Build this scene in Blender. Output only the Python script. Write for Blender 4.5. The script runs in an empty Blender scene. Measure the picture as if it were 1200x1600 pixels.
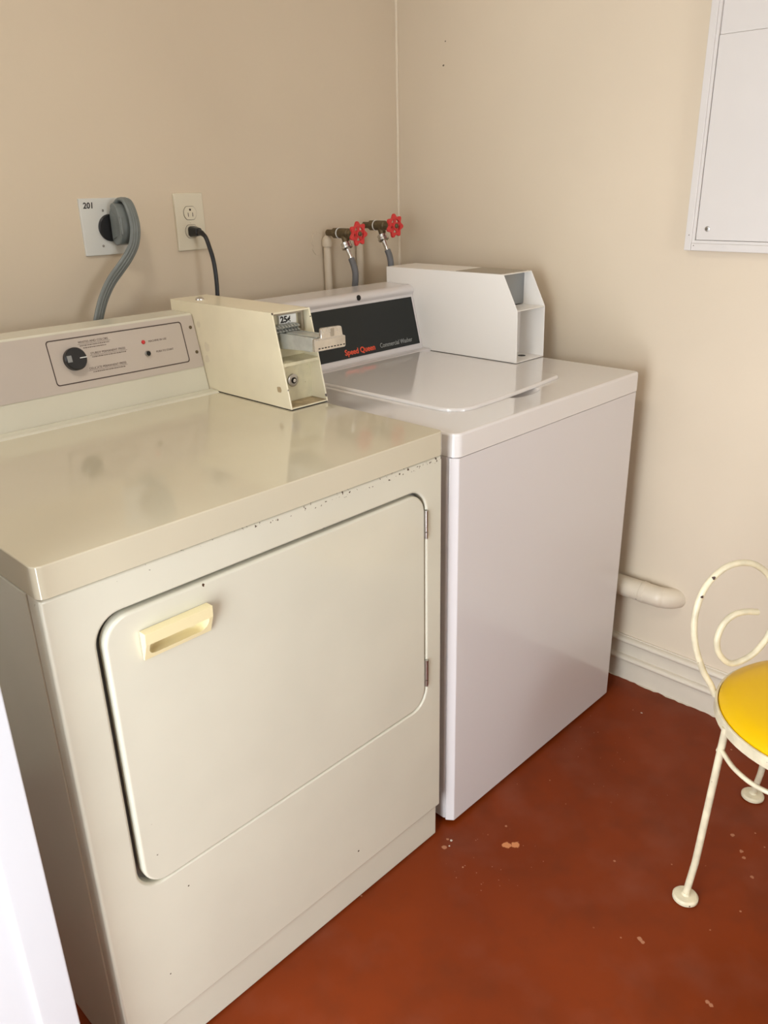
import bpy, bmesh, math, random
from mathutils import Vector, Matrix
sc = bpy.context.scene
C = sc.collection
PI = math.pi

# ---------------------------------------------------------------- camera
cam_d = bpy.data.cameras.new('camera'); cam = bpy.data.objects.new('camera', cam_d); C.objects.link(cam)
R_ = Vector((0.69642938, -0.71731305, -0.02116845)); F_ = Vector((0.65892478, 0.65086887, -0.37707804)); U_ = Vector((0.28426088, 0.24865981, 0.92593955))
m = Matrix((R_, U_, -F_)).transposed().to_4x4(); m.translation = Vector((-1.0531, -0.8904, 1.3283)); cam.matrix_world = m
cam_d.sensor_fit = 'VERTICAL'; cam_d.sensor_height = 36.0; cam_d.sensor_width = 27.0; cam_d.lens = 1263.34 * 36 / 1600; cam_d.clip_start = 0.02
sc.camera = cam
# ---------------------------------------------------------------- world, lights, exposure
world = bpy.data.worlds.new('sky'); sc.world = world; world.use_nodes = True
bg = world.node_tree.nodes['Background']; bg.inputs[0].default_value = (0.87, 0.93, 1.0, 1); bg.inputs[1].default_value = 4.3
sc.view_settings.view_transform = 'Standard'; sc.view_settings.look = 'None'; sc.view_settings.gamma = 1; sc.view_settings.use_curve_mapping = False
sc.view_settings.exposure = -0.17
def area(name, loc, direction, sx, sy, power, col):
    d = bpy.data.lights.new(name, 'AREA'); d.shape = 'RECTANGLE'; d.size = sx; d.size_y = sy; d.energy = power; d.color = col
    o = bpy.data.objects.new(name, d); C.objects.link(o); o.location = loc
    o.rotation_euler = Vector(direction).to_track_quat('-Z', 'Y').to_euler(); return o
area('doorway_daylight', (-1.72, -0.60, 0.77), (1, 0, 0), 0.58, 1.45, 34, (0.86, 0.94, 1.0))
area('added_side_window_light', (-1.95, 0.42, 1.50), (1, 0, 0), 0.7, 0.9, 0.5, (0.95, 0.98, 1.0))  # fill for the added side window, brightens left-facing sides
area('added_window_light', (-0.35, -2.85, 1.45), (0, 1, 0), 0.7, 0.7, 18, (0.95, 0.98, 1.0))  # fill from an added window behind the camera
area('added_ceiling_fill', (-0.85, -0.02, 2.36), (0, 0, -1), 0.25, 0.25, 9.5, (1.0, 0.94, 0.83))  # fill under an added, unseen lamp, brightens back wall and tops

# ---------------------------------------------------------------- materials
def node(nt, t, **kw):
    n = nt.nodes.new(t)
    for k, v in kw.items(): setattr(n, k, v)
    return n
def mat(name, col, rough=0.5, metal=0.0, coat=0.0, noise=0.0, nscale=8.0, bump=0.0, bscale=60.0, spots=None, chips=None, wear=None, spec=0.5, rvar=0.0, haze=None):
    """spots: (colour, [(x,y,z,r)...]) marks of their own shape; chips: (colour, scale, threshold) specks; wear: (colour, zlo, zhi, scale, threshold)"""
    M = bpy.data.materials.new(name); M.use_nodes = True; nt = M.node_tree; b = nt.nodes['Principled BSDF']; L = nt.links.new
    b.inputs['Base Color'].default_value = (*col, 1); b.inputs['Roughness'].default_value = rough; b.inputs['Metallic'].default_value = metal
    b.inputs['Coat Weight'].default_value = coat; b.inputs['Coat Roughness'].default_value = 0.06
    b.inputs['Specular IOR Level'].default_value = spec
    geo = node(nt, 'ShaderNodeNewGeometry'); P = geo.outputs['Position']
    cur = None
    def base():
        if cur is None:
            r = node(nt, 'ShaderNodeRGB'); r.outputs[0].default_value = (*col, 1); return r.outputs[0]
        return cur
    def over(fac, c2):
        nonlocal cur
        mx = node(nt, 'ShaderNodeMix', data_type='RGBA'); b0 = base()
        L(fac, mx.inputs['Factor']); L(b0, mx.inputs['A']); mx.inputs['B'].default_value = (*c2, 1)
        cur = mx.outputs['Result']
    def noise_n(scale, detail=3.0):
        n = node(nt, 'ShaderNodeTexNoise'); n.inputs['Scale'].default_value = scale; n.inputs['Detail'].default_value = detail; L(P, n.inputs['Vector']); return n.outputs['Fac']
    def rng(v, a, bb, lo=0.0, hi=1.0):
        r = node(nt, 'ShaderNodeMapRange'); L(v, r.inputs['Value']); r.inputs['From Min'].default_value = a; r.inputs['From Max'].default_value = bb
        r.inputs['To Min'].default_value = lo; r.inputs['To Max'].default_value = hi; return r.outputs['Result']
    def mul(a, bb):
        r = node(nt, 'ShaderNodeMath', operation='MULTIPLY'); L(a, r.inputs[0])
        if isinstance(bb, float): r.inputs[1].default_value = bb
        else: L(bb, r.inputs[1])
        return r.outputs[0]
    if noise:
        f = rng(noise_n(nscale), 0.35, 0.65, 0.0, 1.0)
        over(f, tuple(c * (1 - noise) for c in col))
    if haze:
        for (cc, scl, lo, hi, amt) in haze:
            over(mul(rng(noise_n(scl, 5.0), lo, hi), float(amt)), cc)
    if chips:
        for (cc, scl, th, msc, mth) in chips:
            v = node(nt, 'ShaderNodeTexVoronoi'); v.inputs['Scale'].default_value = scl; L(P, v.inputs['Vector'])
            nz = noise_n(scl * 2.3)
            sm = node(nt, 'ShaderNodeMath', operation='ADD'); L(v.outputs['Distance'], sm.inputs[0]); L(mul(nz, 0.12), sm.inputs[1])
            f = rng(sm.outputs[0], th + 0.025, th)
            f = mul(f, rng(noise_n(msc, 1.0), mth, mth + 0.03)); over(f, cc)
    if wear:
        for (cc, zlo, zhi, scl, th) in wear:
            sp = node(nt, 'ShaderNodeSeparateXYZ'); L(P, sp.inputs[0]); z = sp.outputs['Z']
            a = rng(z, zlo, zlo + 0.0015); bb = rng(z, zhi, zhi - 0.004)
            x = rng(sp.outputs['X'], -0.8, 0.0, -0.08, 0.03)
            nz = noise_n(scl, 4.0); ad = node(nt, 'ShaderNodeMath', operation='ADD'); L(nz, ad.inputs[0]); L(x, ad.inputs[1])
            f = mul(mul(a, bb), rng(ad.outputs[0], th, th + 0.015)); over(f, cc)
    if spots:
        for cc, lst in spots:
            for (sx, sy, sz, r) in lst:
                d = node(nt, 'ShaderNodeVectorMath', operation='DISTANCE'); L(P, d.inputs[0]); d.inputs[1].default_value = (sx, sy, sz)
                nz = noise_n(0.9 / r, 2.0)
                ad = node(nt, 'ShaderNodeMath', operation='ADD'); L(d.outputs['Value'], ad.inputs[0]); L(mul(nz, r * 1.2), ad.inputs[1])
                f = rng(ad.outputs[0], r * 1.6, r * 1.45); over(f, cc)
    if cur is not None: L(cur, b.inputs['Base Color'])
    if rvar:
        L(rng(noise_n(nscale * 1.7), 0.3, 0.7, rough, rough + rvar), b.inputs['Roughness'])
    if bump:
        bp = node(nt, 'ShaderNodeBump'); bp.inputs['Strength'].default_value = bump; bp.inputs['Distance'].default_value = 0.002
        L(noise_n(bscale, 4.0), bp.inputs['Height']); L(bp.outputs['Normal'], b.inputs['Normal'])
    return M

RUST = (0.06, 0.03, 0.015)
M = {}
M['wall'] = mat('painted_wall', (0.68, 0.575, 0.438), 0.55, noise=0.04, nscale=2.5, bump=0.25, bscale=35,
    spots=[((0.12, 0.09, 0.06), [(0.8196, 0.698, 1.615, 0.003), (0.8196, 0.692, 1.671, 0.002)])])
M['bead'] = mat('corner_bead_paint', (0.72, 0.62, 0.48), 0.5)
M['ceiling'] = mat('ceiling_paint', (0.72, 0.68, 0.60), 0.8)
M['base'] = mat('baseboard_paint', (0.67, 0.595, 0.48), 0.4, noise=0.05, nscale=14, bump=0.3, bscale=45)
M['pipe'] = mat('painted_pipe', (0.69, 0.60, 0.47), 0.4, noise=0.06, nscale=18, bump=0.35, bscale=60,
    spots=[(RUST, [(0.765, -0.028, 0.286, 0.003), (0.76, -0.045, 0.30, 0.002)])])
M['floor'] = mat('red_painted_concrete', (0.205, 0.030, 0.003), 0.38, spec=0.22, noise=0.22, nscale=3.2, bump=0.18, bscale=22, rvar=0.14,
    haze=[((0.30, 0.13, 0.09), 7.0, 0.50, 0.72, 0.13), ((0.10, 0.022, 0.006), 11.0, 0.5, 0.75, 0.35)],
    chips=[((0.46, 0.22, 0.12), 26.0, 0.10, 5.0, 0.56), ((0.36, 0.17, 0.11), 70.0, 0.12, 3.0, 0.60)],
    spots=[((0.56, 0.22, 0.09), [(0.076, -0.124, 0, 0.010), (0.089, -0.137, 0, 0.009)]),
           ((0.40, 0.17, 0.09), [(0.057, -0.445, 0, 0.005), (0.054, -0.452, 0, 0.004), (0.021, -0.591, 0, 0.004), (0.019, -0.598, 0, 0.004), (0.194, -0.315, 0, 0.003),
             (0.432, -0.465, 0, 0.005), (0.399, -0.497, 0, 0.0045), (0.385, -0.508, 0, 0.004), (0.346, -0.54, 0, 0.004), (-0.02, -0.03, 0, 0.006), (0.002, -0.02, 0, 0.003), (0.12, -0.09, 0, 0.003)]),
           ((0.62, 0.55, 0.46), [(0.005, -0.028, 0, 0.003), (-0.01, -0.035, 0, 0.002), (0.70, -0.11, 0, 0.003)])])
M['cream'] = mat('cream_enamel', (0.665, 0.635, 0.52), 0.24, coat=0.25, noise=0.05, nscale=5, bump=0.05, bscale=14,
    wear=[(RUST, 0.864, 0.8777, 150, 0.615), (RUST, 0.0855, 0.0905, 60, 0.64)],
    spots=[(RUST, [(-0.671, -0.004, 0.67, 0.003), (-0.673, -0.004, 0.419, 0.0035), (-0.646, 0, 0.478, 0.0028), (-0.645, 0, 0.42, 0.003), (-0.657, 0, 0.479, 0.0013),
            (-0.243, 0, 0.132, 0.002), (-0.602, 0, 0.324, 0.0014), (-0.654, 0, 0.18, 0.0014), (-0.286, 0, 0.824, 0.003), (-0.515, 0, 0.814, 0.0032)]),
           ((0.45, 0.38, 0.26), [(-0.623, 0, 0.567, 0.002), (-0.60, 0.0, 0.46, 0.0015)])])
M['creamtop_reflect'] = mat('cream_enamel_top_warm_reflect', (0.60, 0.54, 0.405), 0.09, coat=0.5, noise=0.05, nscale=4, bump=0.03, bscale=7, rvar=0.06)  # cream enamel with the wall's warm reflection put into its colour
M['creambox'] = mat('worn_cream_paint', (0.84, 0.76, 0.56), 0.28, coat=0.15, noise=0.06, nscale=12,
    spots=[(RUST, [(-0.0875, 0.3085, 0.945, 0.0022), (-0.0875, 0.313, 0.962, 0.003), (-0.0875, 0.3155, 0.975, 0.0022), (0.0, 0.3445, 1.1045, 0.003), (-0.006, 0.345, 1.1045, 0.003), (-0.087, 0.348, 1.1035, 0.003), (0.004, 0.309, 0.936, 0.0035), (0.0045, 0.3455, 1.088, 0.0015), (0.0045, 0.318, 0.985, 0.002)]),
        ((0.74, 0.66, 0.49), [(-0.0879, 0.60, 1.060, 0.007), (-0.0879, 0.578, 1.015, 0.010), (-0.0879, 0.58, 0.99, 0.009)]), ((0.40, 0.30, 0.17), [(-0.0879, 0.342, 0.959, 0.0065)])])
M['creamin'] = mat('grimy_cream_paint', (0.72, 0.66, 0.46), 0.4, noise=0.14, nscale=40, chips=[((0.30, 0.20, 0.10), 90.0, 0.13, 30.0, 0.57)])
M['rustfloor'] = mat('grimy_rusted_sheet', (0.50, 0.38, 0.22), 0.5, noise=0.45, nscale=60, chips=[((0.16, 0.08, 0.04), 100.0, 0.15, 30.0, 0.5)])
M['label'] = mat('label_sheet', (0.54, 0.47, 0.41), 0.32, noise=0.03, nscale=6)
M['white'] = mat('white_enamel', (0.67, 0.63, 0.62), 0.20, coat=0.35, bump=0.02, bscale=8)
M['whitetop'] = mat('white_enamel_top', (0.72, 0.68, 0.65), 0.09, coat=0.6, bump=0.02, bscale=8)
M['whitebox'] = mat('white_powder_coat', (0.86, 0.82, 0.77), 0.38, bump=0.08, bscale=150, spots=[(RUST, [(0.604, 0.272, 0.927, 0.002)])])
M['greymetal'] = mat('grey_sheet_metal', (0.30, 0.31, 0.31), 0.38, metal=0.6)
M['tanmetal'] = mat('tan_plate', (0.36, 0.31, 0.24), 0.35, metal=0.3)
M['chrome'] = mat('worn_chrome', (0.74, 0.72, 0.68), 0.20, metal=1.0, noise=0.2, nscale=30, rvar=0.10)
M['steel'] = mat('dull_steel', (0.45, 0.43, 0.40), 0.32, metal=1.0)
M['slide'] = mat('slide_steel', (0.58, 0.59, 0.55), 0.36, metal=0.6, noise=0.15, nscale=60)
M['brass'] = mat('aged_brass', (0.17, 0.125, 0.065), 0.5, metal=0.55, noise=0.35, nscale=90, bump=0.4, bscale=220)
M['red'] = mat('red_enamel_handle', (0.62, 0.035, 0.035), 0.35, chips=[((0.75, 0.35, 0.30), 160.0, 0.12, 60.0, 0.55)])
M['hose'] = mat('grey_rubber_hose', (0.13, 0.13, 0.135), 0.42)
M['cordgrey'] = mat('grey_vinyl_cord', (0.18, 0.20, 0.195), 0.35, noise=0.08, nscale=40)
M['black'] = mat('black_plastic', (0.012, 0.012, 0.013), 0.35)
M['hole'] = mat('dark_hole', (0.01, 0.008, 0.006), 0.8)
M['charcoal'] = mat('charcoal_panel', (0.016, 0.018, 0.017), 0.42, spec=0.3, chips=[((0.10, 0.10, 0.09), 80.0, 0.07, 20.0, 0.6)])
M['orange'] = mat('orange_lettering', (0.78, 0.085, 0.03), 0.5)
M['greytext'] = mat('grey_lettering', (0.30, 0.31, 0.30), 0.5)
M['brown'] = mat('brown_line', (0.05, 0.028, 0.02), 0.5)
M['print'] = mat('faint_print', (0.16, 0.12, 0.10), 0.5)
M['redlight'] = mat('red_lens', (0.55, 0.03, 0.03), 0.2)
M['whitemark'] = mat('white_mark', (0.85, 0.85, 0.82), 0.4)
M['plate'] = mat('white_metal_plate', (0.68, 0.68, 0.64), 0.35, chips=[((0.30, 0.30, 0.30), 60.0, 0.05, 30.0, 0.62)])
M['ivory'] = mat('ivory_plastic', (0.70, 0.64, 0.50), 0.3)
M['handle'] = mat('yellowed_plastic', (0.80, 0.70, 0.42), 0.3)
M['doorwhite'] = mat('white_door_paint', (0.60, 0.60, 0.62), 0.4, bump=0.12, bscale=30)
M['board'] = mat('white_board_paint', (0.66, 0.62, 0.585), 0.4, noise=0.02, nscale=8, spots=[(RUST, [(0.7976, -0.045, 1.205, 0.0012), (0.7976, -0.058, 1.183, 0.0012)])])
M['chair'] = mat('chipped_cream_paint', (0.78, 0.70, 0.50), 0.35, noise=0.22, nscale=30, bump=0.3, bscale=120,
    chips=[((0.12, 0.06, 0.035), 75.0, 0.12, 14.0, 0.54)], spots=[((0.05, 0.02, 0.015), [(0.309, -0.391, 0.645, 0.0042), (0.287, -0.383, 0.612, 0.0038), (0.263, -0.372, 0.566, 0.0018), (0.205, -0.543, 0.398, 0.0025), (0.185, -0.482, 0.006, 0.0018), (0.215, -0.487, 0.006, 0.0015), (0.241, -0.470, 0.30, 0.0015)])])
M['yellow'] = mat('yellow_vinyl', (0.78, 0.47, 0.0), 0.30, spec=0.3, bump=0.04, bscale=200)
M['lamp'] = mat('frosted_lamp_glass', (0.9, 0.85, 0.75), 0.4)

# ---------------------------------------------------------------- helpers
def tag(o, label=None, cat=None, group=None, kind=None):
    if label: o['label'] = label
    if cat: o['category'] = cat
    if group: o['group'] = group
    if kind: o['kind'] = kind
    return o
WORG = {}
def thing(name, label, cat, loc, group=None):
    o = bpy.data.objects.new(name, None); C.objects.link(o); o.location = loc; o.empty_display_size = 0.05
    WORG[o.name] = Vector(loc); return tag(o, label, cat, group)
def obj(name, bm, material, parent=None, angle=35, wn=True, label=None):
    bmesh.ops.recalc_face_normals(bm, faces=bm.faces)
    org = WORG[parent.name] if parent is not None else Vector((0, 0, 0))
    if org.length: bmesh.ops.translate(bm, verts=bm.verts, vec=-org)
    me = bpy.data.meshes.new(name); bm.to_mesh(me); bm.free()
    for p in me.polygons: p.use_smooth = True
    me.set_sharp_from_angle(angle=math.radians(angle))
    me.materials.append(material)
    o = bpy.data.objects.new(name, me); C.objects.link(o)
    if parent is not None: o.parent = parent
    WORG[o.name] = org
    if wn:
        w = o.modifiers.new('weighted', 'WEIGHTED_NORMAL'); w.keep_sharp = True; w.weight = 90
    if label: o['label'] = label
    return o
def struct(name, bm, material, label=None):
    o = obj(name, bm, material); o['kind'] = 'structure'
    if label: o['label'] = label
    return o
def NB(): return bmesh.new()
def merge(bm, b2):
    me = bpy.data.meshes.new('tmp'); b2.to_mesh(me); b2.free(); bm.from_mesh(me); bpy.data.meshes.remove(me); return bm
def bevel_sharp(bm, w, seg=3, ang=40, sel=None):
    es = [e for e in bm.edges if len(e.link_faces) == 2 and e.calc_face_angle(0) > math.radians(ang) and (sel is None or sel(e))]
    if es and w > 0: bmesh.ops.bevel(bm, geom=es, offset=w, segments=seg, profile=0.5, affect='EDGES', clamp_overlap=True)
def box(x0, x1, y0, y1, z0, z1, bev=0.0, seg=3, bm=None):
    b = NB(); bmesh.ops.create_cube(b, size=1)
    for v in b.verts:
        v.co = Vector((x0 if v.co.x < 0 else x1, y0 if v.co.y < 0 else y1, z0 if v.co.z < 0 else z1))
    bevel_sharp(b, bev, seg)
    return merge(bm, b) if bm is not None else b
def prism(poly, axis, a0, a1, bev=0.0, seg=2, bm=None, ang=25):
    """poly: list of 2-D points; axis 'x': (y,z) / 'y': (x,z) / 'z': (x,y)"""
    b = NB()
    def P(p, a):
        return {'x': (a, p[0], p[1]), 'y': (p[0], a, p[1]), 'z': (p[0], p[1], a)}[axis]
    A = [b.verts.new(P(p, a0)) for p in poly]; B = [b.verts.new(P(p, a1)) for p in poly]
    n = len(poly); b.faces.new(A); b.faces.new(B[::-1])
    for i in range(n): b.faces.new((A[i], B[i], B[(i + 1) % n], A[(i + 1) % n]))
    bmesh.ops.recalc_face_normals(b, faces=b.faces)
    bevel_sharp(b, bev, seg, ang)
    return merge(bm, b) if bm is not None else b
def rrect(x0, x1, y0, y1, r, n=8, rs=None):
    rs = rs or (r, r, r, r)   # corners: (x0,y0) (x1,y0) (x1,y1) (x0,y1)
    out = []
    for (cx, cy, a, rr) in ((x0, y0, PI, rs[0]), (x1, y0, 1.5 * PI, rs[1]), (x1, y1, 0, rs[2]), (x0, y1, 0.5 * PI, rs[3])):
        sx = 1 if cx == x0 else -1; sy = 1 if cy == y0 else -1
        if rr <= 1e-6: out.append((cx, cy)); continue
        for i in range(n + 1):
            t = a + 0.5 * PI * i / n; out.append((cx + sx * rr + rr * math.cos(t), cy + sy * rr + rr * math.sin(t)))
    return out
def ring_plate(outer, inner, axis, a0, a1, bm=None):
    """plate with a hole; outer and inner must have the same number of points"""
    b = NB()
    def P(p, a): return {'x': (a, p[0], p[1]), 'y': (p[0], a, p[1]), 'z': (p[0], p[1], a)}[axis]
    V = [[b.verts.new(P(p, a)) for p in lst] for lst in (outer, inner) for a in (a0, a1)]
    n = len(outer)
    for i in range(n):
        j = (i + 1) % n
        b.faces.new((V[0][i], V[0][j], V[2][j], V[2][i])); b.faces.new((V[1][i], V[1][j], V[3][j], V[3][i]))
        b.faces.new((V[0][i], V[0][j], V[1][j], V[1][i])); b.faces.new((V[2][i], V[2][j], V[3][j], V[3][i]))
    return merge(bm, b) if bm is not None else b
def smooth_path(pts, n=6, closed=False):
    pts = [Vector(p) for p in pts]; out = []; N = len(pts)
    rng = range(N) if closed else range(N - 1)
    for i in rng:
        p0 = pts[(i - 1) % N] if (closed or i > 0) else pts[i] * 2 - pts[i + 1]
        p1 = pts[i]; p2 = pts[(i + 1) % N]
        p3 = pts[(i + 2) % N] if (closed or i + 2 < N) else p2 * 2 - p1
        for k in range(n):
            t = k / n
            out.append(0.5 * ((2 * p1) + (p2 - p0) * t + (2 * p0 - 5 * p1 + 4 * p2 - p3) * t * t + (3 * p1 - p0 - 3 * p2 + p3) * t ** 3))
    if not closed: out.append(pts[-1])
    return out
def tube(pts, r, n=6, closed=False, seg=14, bm=None, smooth=True, section=None, up=None, cap_round=False):
    """sweep; r number or list per control point; section: list of (u,v) replaces the circle"""
    path = smooth_path(pts, n, closed) if smooth else [Vector(p) for p in pts]
    b = NB(); N = len(path)
    def rad(i):
        if not isinstance(r, (list, tuple)): return r
        t = i / (N - 1) * (len(r) - 1); k = min(int(t), len(r) - 2); return r[k] + (r[k + 1] - r[k]) * (t - k)
    prev = Vector(up) if up else None; rings = []
    for i, p in enumerate(path):
        if closed: T = (path[(i + 1) % N] - path[i - 1])
        else: T = path[min(i + 1, N - 1)] - path[max(i - 1, 0)]
        T.normalize()
        if prev is None: prev = Vector((0, 0, 1)) if abs(T.z) < 0.9 else Vector((1, 0, 0))
        U = (prev - T * prev.dot(T)).normalized(); W = T.cross(U); prev = U
        sec = section or [(math.cos(2 * PI * k / seg), math.sin(2 * PI * k / seg)) for k in range(seg)]
        rr = rad(i)
        if cap_round and not closed:
            pass
        rings.append([b.verts.new(p + U * (a * rr) + W * (c * rr)) for a, c in sec])
    S = len(rings[0])
    for i in range(N if closed else N - 1):
        A = rings[i]; B = rings[(i + 1) % N]
        for k in range(S): b.faces.new((A[k], A[(k + 1) % S], B[(k + 1) % S], B[k]))
    if not closed: b.faces.new(rings[0]); b.faces.new(rings[-1][::-1])
    return merge(bm, b) if bm is not None else b
def lathe(prof, center, axis='z', seg=28, bm=None):
    """prof: (radius, height along axis)"""
    ax = {'x': Vector((1, 0, 0)), 'y': Vector((0, 1, 0)), 'z': Vector((0, 0, 1))}[axis] if isinstance(axis, str) else Vector(axis).normalized()
    u = Vector((0, 0, 1)) if abs(ax.z) < 0.9 else Vector((1, 0, 0)); u = (u - ax * u.dot(ax)).normalized(); w = ax.cross(u); c = Vector(center)
    b = NB(); rings = []
    for (r, h) in prof:
        if r < 1e-6: rings.append([b.verts.new(c + ax * h)])
        else: rings.append([b.verts.new(c + ax * h + u * (r * math.cos(2 * PI * k / seg)) + w * (r * math.sin(2 * PI * k / seg))) for k in range(seg)])
    for A, B in zip(rings, rings[1:]):
        if len(A) == 1 and len(B) == 1: continue
        for k in range(seg):
            a = A[k % len(A)]; a2 = A[(k + 1) % len(A)]; c1 = B[(k + 1) % len(B)]; d = B[k % len(B)]
            f = [a, a2, c1, d]; f2 = []
            for v in f:
                if v not in f2: f2.append(v)
            b.faces.new(f2)
    if len(rings[0]) > 1: b.faces.new(rings[0])
    if len(rings[-1]) > 1: b.faces.new(rings[-1][::-1])
    return merge(bm, b) if bm is not None else b
def disc(center, axis, r, t=0.0006, seg=24, bm=None): return lathe([(r, 0), (r, t)], center, axis, seg, bm)
def bool_cut(bm, cutter):
    obs = []
    for x in (bm, cutter):
        bmesh.ops.recalc_face_normals(x, faces=x.faces); me = bpy.data.meshes.new('tmp'); x.to_mesh(me); x.free()
        o = bpy.data.objects.new('tmp', me); C.objects.link(o); obs.append(o)
    md = obs[0].modifiers.new('cut', 'BOOLEAN'); md.object = obs[1]; md.operation = 'DIFFERENCE'; md.solver = 'EXACT'
    bpy.context.view_layer.update()
    me = bpy.data.meshes.new_from_object(obs[0].evaluated_get(bpy.context.evaluated_depsgraph_get()))
    b = NB(); b.from_mesh(me); bpy.data.meshes.remove(me)
    for o in obs: bpy.data.objects.remove(o)
    return b
def text_bm(s, size, origin, xdir, updir, depth=0.0004, bold=0.0, shear=0.0, spacing=1.0, sx=1.0):
    cu = bpy.data.curves.new('txt', 'FONT'); cu.body = s; cu.size = size; cu.extrude = depth; cu.offset = bold; cu.shear = shear; cu.space_character = spacing
    cu.resolution_u = 3
    o = bpy.data.objects.new('txt', cu); C.objects.link(o); bpy.context.view_layer.update()
    me = bpy.data.meshes.new_from_object(o.evaluated_get(bpy.context.evaluated_depsgraph_get()))
    b = NB(); b.from_mesh(me); bpy.data.objects.remove(o); bpy.data.curves.remove(cu); bpy.data.meshes.remove(me)
    X = Vector(xdir).normalized(); U = Vector(updir).normalized(); Z = X.cross(U); mt = Matrix((X * sx, U, Z)).transposed().to_4x4(); mt.translation = Vector(origin)
    bmesh.ops.transform(b, matrix=mt, verts=b.verts); return b

# ---------------------------------------------------------------- setting
XW, YW, XL, YF, ZC = 0.8196, 0.8688, -1.65, -2.6, 2.5
struct('floor', box(XL - 1.2, XW + 0.15, YF - 1.2, YW + 0.15, -0.10, 0.0), M['floor'], 'worn red-brown painted concrete floor')
struct('ceiling', box(XL - 0.15, XW + 0.15, YF - 0.15, YW + 0.15, ZC, ZC + 0.12), M['ceiling'])
struct('wall_back', box(XL - 0.15, XW + 0.15, YW, YW + 0.15, 0, ZC), M['wall'])
struct('wall_right', box(XW, XW + 0.15, YF - 0.15, YW, 0, ZC), M['wall'])
b = box(XL - 0.15, XL, YF, -0.90, 0, ZC); box(XL - 0.15, XL, -0.055, 0.10, 0, ZC, bm=b); box(XL - 0.15, XL, 0.74, YW, 0, ZC, bm=b); box(XL - 0.15, XL, 0.10, 0.74, 0, 1.08, bm=b); box(XL - 0.15, XL, 0.10, 0.74, 1.78, ZC, bm=b); box(XL - 0.15, XL, -0.90, -0.055, 2.06, ZC, bm=b)
struct('wall_left', b, M['wall'])
b = box(XL - 0.15, -0.75, YF - 0.15, YF, 0, ZC); box(0.05, XW, YF - 0.15, YF, 0, ZC, bm=b)
box(-0.75, 0.05, YF - 0.15, YF, 0, 1.05, bm=b); box(-0.75, 0.05, YF - 0.15, YF, 1.9, ZC, bm=b)
struct('wall_front', b, M['wall'])
b = ring_plate([(-0.75, 1.05), (0.05, 1.05), (0.05, 1.9), (-0.75, 1.9)], [(-0.71, 1.09), (0.01, 1.09), (0.01, 1.86), (-0.71, 1.86)], 'y', YF - 0.10, YF - 0.05)
box(-0.365, -0.335, YF - 0.09, YF - 0.06, 1.09, 1.86, bm=b)
struct('added_window_1', b, M['doorwhite'])  # unseen window, added to let in light from behind the camera
b = ring_plate([(0.10, 1.08), (0.74, 1.08), (0.74, 1.78), (0.10, 1.78)], [(0.135, 1.115), (0.705, 1.115), (0.705, 1.745), (0.135, 1.745)], 'x', XL - 0.10, XL - 0.05)
box(XL - 0.09, XL - 0.06, 0.135, 0.705, 1.415, 1.445, bm=b)
struct('added_window_2', b, M['doorwhite'])  # unseen window, added to light the left-facing box sides
# baseboard with two round beads, jagged lower paint edge left to the floor material
prof = [(XW, 0), (XW - 0.004, 0)]
for zc in (0.0700, 0.1270):
    prof += [(XW - 0.004, zc - 0.0125)]
    for k in range(11):
        t = -PI / 2 + PI * k / 10; prof.append((XW - 0.0045 - 0.013 * math.cos(t), zc + 0.0095 * math.sin(t)))
    prof += [(XW - 0.004, zc + 0.0120)]
prof += [(XW, 0.1395)]
struct('baseboard_right', prism(prof, 'y', YF, YW), M['base'], 'painted baseboard with two rounded beads')
random.seed(4)
b = NB()   # ragged strip of old grey-white paint where baseboard meets floor
pts = []; y = 0.86
while y > -0.9:
    pts.append((XW - 0.004 - random.random() * 0.006, y)); y -= 0.012
prism([(XW - 0.003, 0.86)] + pts + [(XW - 0.003, -0.9)], 'z', 0.0, 0.0012, bm=b)
struct('trim_2', b, M['base'], 'ragged paint edge along the foot of the baseboard')
struct('trim_1', lathe([(0.0045, 0.0), (0.0045, ZC)], (XW - 0.002, YW - 0.002, 0), 'z', 12), M['bead'], 'thin bead of paint up the room corner')
# open door
dY0, dY1, dX0, dX1 = -0.052, -0.015, XL + 0.015, -0.8135
b = box(dX0, dX1, dY0 + 0.006, dY1, 0.008, 2.04, 0.004, 3)
d1 = struct('door_1', b, M['doorwhite'], 'white painted panel door standing open beside the cream dryer')
b = NB()
for (x0, x1, z0, z1) in ((dX1 - 0.046, dX1, 0.008, 2.04), (dX0, dX0 + 0.09, 0.008, 2.04), (dX0 + 0.09, dX1 - 0.046, 1.93, 2.04), (dX0 + 0.09, dX1 - 0.046, 0.008, 0.14)):
    box(x0, x1, dY0, dY0 + 0.008, z0, z1, 0.0025, 2, bm=b)
obj('door_frame', b, M['doorwhite'], d1)

# ---------------------------------------------------------------- dryer
W1, H1, HT = 0.737, 0.8777, 0.9217
dr = thing('clothes_dryer', 'old cream coin-operated front-loading dryer with large square door, beside the white washer', 'dryer', (-W1 / 2, 0.33, 0))
b = box(-W1 - 0.0018, -0.003, 0.0345, 0.72, 0.004, H1 - 0.002, 0.0022)
obj('cabinet', b, M['cream'], dr)
DX0, DX1, DZ0, DZ1 = -0.677, -0.044, 0.366, 0.8245      # door opening
def sq_outline(inner, x0, x1, z0, z1):
    # project inner outline radially onto the rectangle so both loops have equal counts
    out = []; cx = (x0 + x1) / 2; cz = (z0 + z1) / 2
    for (x, z) in inner:
        dx, dz = x - cx, z - cz
        s = min((x1 - cx) / abs(dx) if abs(dx) > 1e-9 else 9e9, (z1 - cz) / abs(dz) if abs(dz) > 1e-9 else 9e9)
        out.append((cx + dx * s, cz + dz * s))
    return out
inner = rrect(DX0, DX1, DZ0, DZ1, 0.04, 10)
fz0, fz1 = 0.0867, H1 - 0.0015
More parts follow.
